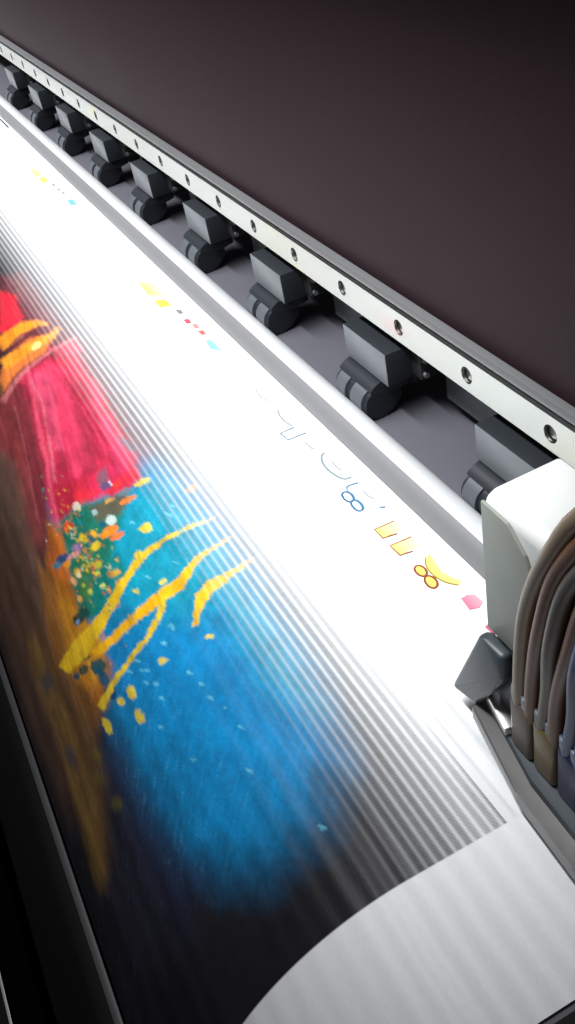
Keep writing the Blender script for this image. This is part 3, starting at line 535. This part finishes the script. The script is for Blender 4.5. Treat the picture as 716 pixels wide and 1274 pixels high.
pic = pic*(1+.35*fbm(U/1.5, V/1.0, 91)[..., None])
# small dabs of loose paint round the splash
cx0, cs0 = SPLASH
cols = [(236, 176, 40), (230, 120, 40), (30, 120, 100), (220, 210, 180), (200, 70, 60), (40, 70, 100), (150, 110, 50), (190, 190, 60), (20, 130, 140)]
for i in range(210):
    uu = cx0+rng.normal(0, 34); vv = cs0+rng.normal(0, 7)
    ra = rng.uniform(.4, 1.3)*(1.8 if i % 7 == 0 else 1); rb = ra*rng.uniform(.3, .8); an = rng.uniform(-.9, .5)
    t = np.linspace(0, 2*math.pi, 7)[:-1]
    P = [(uu+1.6*(ra*math.cos(q)*math.cos(an)-rb*math.sin(q)*math.sin(an)), vv+ra*math.cos(q)*math.sin(an)+rb*math.sin(q)*math.cos(an)) for q in t]
    w = shape(P, .6, .3)*.7; pic = pic*(1-w[..., None])+np.array(lin(cols[i % len(cols)]))*w[..., None]
pic = np.clip(pic, .004, .9)
# ink laid down so far: grows away from the print head in swaths
yb = 195-V                                                       # mm in front of the datum
ramp = np.clip((104.5-yb)/47, 0, 1)
near = np.clip((U+235)/80, 0, 1); near = near*near*(3-2*near)
ph = (104.5-yb)/3.85+.10*fbm(U/40, V/3, 41)
st = np.cos(2*math.pi*ph); st = st*.75-.25*np.cos(4*math.pi*ph)   # narrow pale lines, broader dark ones
fine = fbm(U/1.2, V/1.2, 51)
den = ramp**.58
near_d = .58*near*np.clip(1-ramp*2.2, 0, 1)
den = np.maximum(den, near_d)
den = den+(.27*np.clip((1-ramp)*1.6, 0, 1)+.02*np.clip((yb-46)/12, 0, 1))*st*np.clip(ramp*9+near, 0, 1)
den = den+.14*fine*np.clip(ramp*4+near, 0, 1)*(1-ramp)
weave = np.sin(2*math.pi*(U+V*1.5)/2.3)*np.clip((U+330)/170, 0, 1)*.06*(1-ramp)
den = np.clip(den+weave, 0, 1)
early = np.clip((U+350)/130, 0, 1)*np.clip((143-yb)/25, 0, 1)*np.clip((yb-104.5)/4, 0, 1)
den = np.where(yb < 104.5, den, early*np.clip(.10+.22*np.cos(2*math.pi*(104.5-yb)/3.85), 0, 1)*(.6+.8*fbm(U/25, V/9, 45)))
den = np.where(U < -156.3, den, 0.)
paper = np.array((.82, .83, .84))
mixk = np.clip((ramp-.12)/.55, 0, 1); mixk = (mixk*mixk*(3-2*mixk))[..., None]
grey = .045+.30*pic
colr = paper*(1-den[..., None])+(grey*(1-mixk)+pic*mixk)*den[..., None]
# sheet mesh
co_ = np.stack([X, Yv, Zv+H0], -1).reshape(-1, 3)
idx = np.arange(nx*ns).reshape(ns, nx)
quads = np.stack([idx[:-1, :-1], idx[1:, :-1], idx[1:, 1:], idx[:-1, 1:]], -1).reshape(-1, 4)
me = bpy.data.meshes.new('printed_sheet')
me.vertices.add(len(co_)); me.vertices.foreach_set('co', (co_-np.array([0, .1, H0-.3])).astype(np.float32).ravel())
me.loops.add(quads.size); me.loops.foreach_set('vertex_index', quads.astype(np.int32).ravel())
me.polygons.add(len(quads)); me.polygons.foreach_set('loop_start', np.arange(0, quads.size, 4, dtype=np.int32))
me.update(calc_edges=True); me.validate()
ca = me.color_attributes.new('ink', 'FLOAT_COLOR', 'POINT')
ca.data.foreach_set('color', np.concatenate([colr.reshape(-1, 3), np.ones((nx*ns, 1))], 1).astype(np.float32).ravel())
me.shade_smooth()
mm = mat('printed_vinyl', (.8, .8, .8), .40, spec=.18); nt = mm.node_tree; bs = nt.nodes['Principled BSDF']
at = nt.nodes.new('ShaderNodeAttribute'); at.attribute_name = 'ink'
tc = nt.nodes.new('ShaderNodeTexCoord'); mp = nt.nodes.new('ShaderNodeMapping'); mp.inputs['Scale'].default_value = (.45, 1, 1)
nt.links.new(tc.outputs['Object'], mp.inputs['Vector'])
nz = nt.nodes.new('ShaderNodeTexNoise'); nz.inputs['Scale'].default_value = 900; nz.inputs['Detail'].default_value = 3
nt.links.new(mp.outputs['Vector'], nz.inputs['Vector'])
mr = nt.nodes.new('ShaderNodeMapRange'); mr.inputs['To Min'].default_value = .94; mr.inputs['To Max'].default_value = 1.06
nt.links.new(nz.outputs['Fac'], mr.inputs['Value'])
mxn = nt.nodes.new('ShaderNodeMix'); mxn.data_type = 'RGBA'; mxn.blend_type = 'MULTIPLY'; mxn.inputs['Factor'].default_value = 1
nt.links.new(at.outputs['Color'], mxn.inputs['A']); nt.links.new(mr.outputs['Result'], mxn.inputs['B'])
nt.links.new(mxn.outputs['Result'], bs.inputs['Base Color'])
# gentle ripples in the vinyl, running with the feed, and a fine tooth
wv_ = nt.nodes.new('ShaderNodeTexWave'); wv_.bands_direction = 'Y'; wv_.inputs['Scale'].default_value = 36; wv_.inputs['Distortion'].default_value = .8; wv_.inputs['Detail'].default_value = 1
nt.links.new(tc.outputs['Object'], wv_.inputs['Vector'])
bp1 = nt.nodes.new('ShaderNodeBump'); bp1.inputs['Strength'].default_value = .45; bp1.inputs['Distance'].default_value = .0006
nt.links.new(wv_.outputs['Fac'], bp1.inputs['Height'])
bp2 = nt.nodes.new('ShaderNodeBump'); bp2.inputs['Strength'].default_value = .12; bp2.inputs['Distance'].default_value = .0003
nt.links.new(nz.outputs['Fac'], bp2.inputs['Height']); nt.links.new(bp1.outputs['Normal'], bp2.inputs['Normal'])
nt.links.new(bp2.outputs['Normal'], bs.inputs['Normal'])
me.materials.append(mm)
sheet = bpy.data.objects.new('printed_sheet', me); COL.objects.link(sheet); sheet.location = (0, .1, H0-.3)
tag(sheet, 'glossy white vinyl sheet printed with a red, blue and yellow paint splash picture', 'printed sheet')
# lettering and colour marks printed on the bare part of the sheet
MI = bpy.data.materials.new('printed_ink'); MI.use_nodes = True
n_ = MI.node_tree; a_ = n_.nodes.new('ShaderNodeAttribute'); a_.attribute_name = 'ink'
n_.links.new(a_.outputs['Color'], n_.nodes['Principled BSDF'].inputs['Base Color']); n_.nodes['Principled BSDF'].inputs['Roughness'].default_value = .4
MZ = -.29985
def ink_obj(name, verts, faces, cols):
    me = bpy.data.meshes.new(name)
    c0 = np.mean(np.array(verts), 0)
    me.from_pydata([(x-c0[0], y-c0[1], 0) for x, y in verts], [], faces)
    ca = me.color_attributes.new('ink', 'FLOAT_COLOR', 'POINT')
    for i, c in enumerate(cols): ca.data[i].color = (*c, 1)
    me.materials.append(MI)
    o = bpy.data.objects.new(name, me); COL.objects.link(o); o.parent = sheet
    global MZ; MZ += .000006
    o.location = (c0[0], c0[1]-.1, MZ+.3); return o
def vivid(c, k=.66): return tuple(min(.84, v*k) for v in lin(c))
for mk in MARKS:
    if mk[0] == 'r':
        _, nm, c, w, pts = mk
        P = [Vector((x/1000, y/1000, 0)) for x, y in pts]
        P = smooth_path(P, 4) if len(P) > 4 else P
        if nm == 'printed_outline' or len(pts) == 15: w *= .72
        vs = []; fs = []
        for i, p in enumerate(P):
            t = (P[min(i+1, len(P)-1)]-P[max(i-1, 0)]); t.normalize(); nrm = Vector((-t.y, t.x, 0))
            vs += [tuple((p+nrm*w/1250)[:2]), tuple((p-nrm*w/1250)[:2])]
            if i: fs.append((2*i-2, 2*i-1, 2*i+1, 2*i))
        ink_obj(nm, vs, fs, [vivid(c, .42)]*len(vs))
    else:
        _, nm, c, c2, pts = mk
        P = [(x/1000, y/1000) for x, y in pts]
        ys = [p[1] for p in P]; lo, hi = min(ys), max(ys)
        cs = []
        for p in P:
            t = (p[1]-lo)/(hi-lo+1e-9); cs.append(tuple(a*(1-t)+b2*t for a, b2 in zip(vivid(c), vivid(c2))))
        ink_obj(nm, P, [tuple(range(len(P)))], cs)

# ------------------------------------------------------------------ print carriage
ca_ = empty('print_carriage', (-.11, .14, -.292), 'white and dark print head carriage with ink tubes at the right edge', 'print carriage')
b = NB(); prism(b, [(.1250, -.2420), (.1250, -.1890), (.1262, -.1865), (.1290, -.1850), (.1535, -.1850), (.1535, -.2420)], -.1915, -.1590, bev=.0012)
obj('top_cover', b, M['shell'], ca_)
b = NB(); prism(b, [(-.1913, -.2435), (-.1913, -.1875), (-.1780, -.1880), (-.1700, -.1950), (-.1640, -.2080), (-.1600, -.2300), (-.1600, -.2435)], .1236, .1249, 'y', bev=.0004)
obj('front_panel', b, M['olive'], ca_)
b = NB(); box(b, -.188, -.060, .1240, .1980, -.2880, -.2436, .002)
obj('chassis', b, M['slate'], ca_)
b = NB(); box(b, -.180, -.070, .1545, .2025, -.2430, -.2330, .001)
obj('slide_bracket', b, M['dark'], ca_)
b = NB(); prism(b, [(-.1905, -.2440), (-.1880, -.2436), (-.1770, -.2436), (-.1775, -.2560), (-.1850, -.2700), (-.1960, -.2870), (-.2105, -.2920), (-.2110, -.2895)], .1190, .1238, 'y', bev=.0018, seg=3)
obj('skirt', b, M['slate'], ca_)
b = NB(); box(b, -.157, .02, .1230, .1530, -.2430, -.1750, .004)
obj('damper_housing', b, M['slate'], ca_)
b = NB(); prism(b, [(-.1975, .1205), (-.1965, .1178), (-.1580, .1095), (-.1270, .1078), (.02, .1060), (.02, .1300), (-.1975, .1300)], -.2940, -.2875, 'z', bev=.0012)
obj('base_plate', b, M['base'], ca_)
b = NB(); prism(b, [(-.1955, .1255), (-.1940, .1225), (-.1570, .1150), (-.1270, .1138), (.02, .1120), (.02, .1350), (-.1955, .1350)], -.2874, -.2835, 'z', bev=.0012)
obj('base_rail', b, M['slate'], ca_)
b = NB(); prism(b, [(-.1940, .1240), (-.1930, .1222), (-.1760, .1182), (-.1750, .1225), (-.1900, .1262)], -.2834, -.2790, 'z', bev=.0006)
obj('metal_clip', b, M['clip'], ca_)
# a bundle of ink tubes that arches over the housing and drops into the dampers
tcol = ['t_tan', 't_brown', 't_taupe', 't_brown', 't_slate', 't_slate', 't_navy', 't_navy', 't_black', 't_green', 't_black', 't_navy', 't_slate', 't_black']
rt = random.Random(11)
for layer in (1, 0):
    for i in range(14):
        bx = -.1705+i*.0061+layer*.003; dy = layer*.0058
        j1, j2, j3 = (rt.uniform(-.0012, .0012) for _ in range(3))
        p = [(bx, .1215+dy, -.2625), (bx+.003+j1, .1205+dy, -.238), (bx+.009+j2, .1185+dy+j3, -.208), (bx+.019+j3, .1180+dy, -.178),
             (bx+.036+j1, .1200+dy, -.1525-j2), (bx+.070, .1265+dy, -.134+j1*2), (bx+.150, .135+dy, -.124), (bx+.26, .14+dy, -.122)]
        obj('ink_tube', tube(NB(), p, .0029, 12, 5), M[tcol[(i+layer*3) % 14]], ca_)
for i in range(7):
    bx = -.1735+i*.0124
    b = NB(); box(b, bx, bx+.0112, .1185, .1400, -.2835, -.2580, .0018, 3)
    d = obj('damper', b, M[('t_taupe', 't_ochre', 't_navy', 't_teal', 't_black', 't_navy', 't_black')[i]], ca_, sharp=60)
    for k in (.003, .0084):
        b = NB(); prism(b, [(bx+k+.0036*math.cos(q*math.pi/8), .1220+.0036*math.sin(q*math.pi/8)) for q in range(16)], -.2582, -.2525, 'z', bev=.0006)
        obj('barb_fitting', b, M[('t_blue', 't_grey')[i % 2]], d)

# ------------------------------------------------------------------ lamps, world, camera
def area(name, loc, sx, sy, power, col=(1, 1, 1), rot=(0, 0, 0), spread=180):
    l = bpy.data.lights.new(name, 'AREA'); l.shape = 'RECTANGLE'; l.size = sx; l.size_y = sy; l.energy = power; l.color = col
    l.spread = math.radians(spread)
    o = bpy.data.objects.new(name, l); COL.objects.link(o); o.location = (loc[0], loc[1], loc[2]+H0); o.rotation_euler = rot; return o
area('led_strip_lamp', (-1.25, .050, .03), 2.1, .02, 4.5, (.97, .99, 1.0), (math.radians(17), 0, 0), 78)
area('room_lamp', (-.3, -.9, 1.0), .8, .8, 1.6, (1, .97, .95), (math.radians(-42), 0, 0))
w = bpy.data.worlds.new('World'); scene.world = w; w.use_nodes = True
w.node_tree.nodes['Background'].inputs[0].default_value = (.55, .54, .58, 1); w.node_tree.nodes['Background'].inputs[1].default_value = .26

cam = bpy.data.cameras.new('camera'); co = bpy.data.objects.new('camera', cam); COL.objects.link(co); scene.camera = co
cam.sensor_fit = 'VERTICAL'; cam.sensor_height = 24.; cam.lens = 1180/1274*24.; cam.clip_start = .01; cam.clip_end = 50
R = Matrix(((0.4335190, 0.5091328, -0.7435355), (0.8845477, -0.3980465, 0.2431757), (-0.1721530, -0.7631139, -0.6229129)))
# columns: right, down, forward  ->  Blender camera right, up, back
mw = Matrix([[R[i][0], -R[i][1], -R[i][2]] for i in range(3)]).to_4x4(); mw.translation = Vector((0, 0, H0))
co.matrix_world = mw
scene.view_settings.view_transform = 'Standard'; scene.view_settings.look = 'None'; scene.view_settings.exposure = 0; scene.view_settings.gamma = 1
scene.render.engine = 'CYCLES'
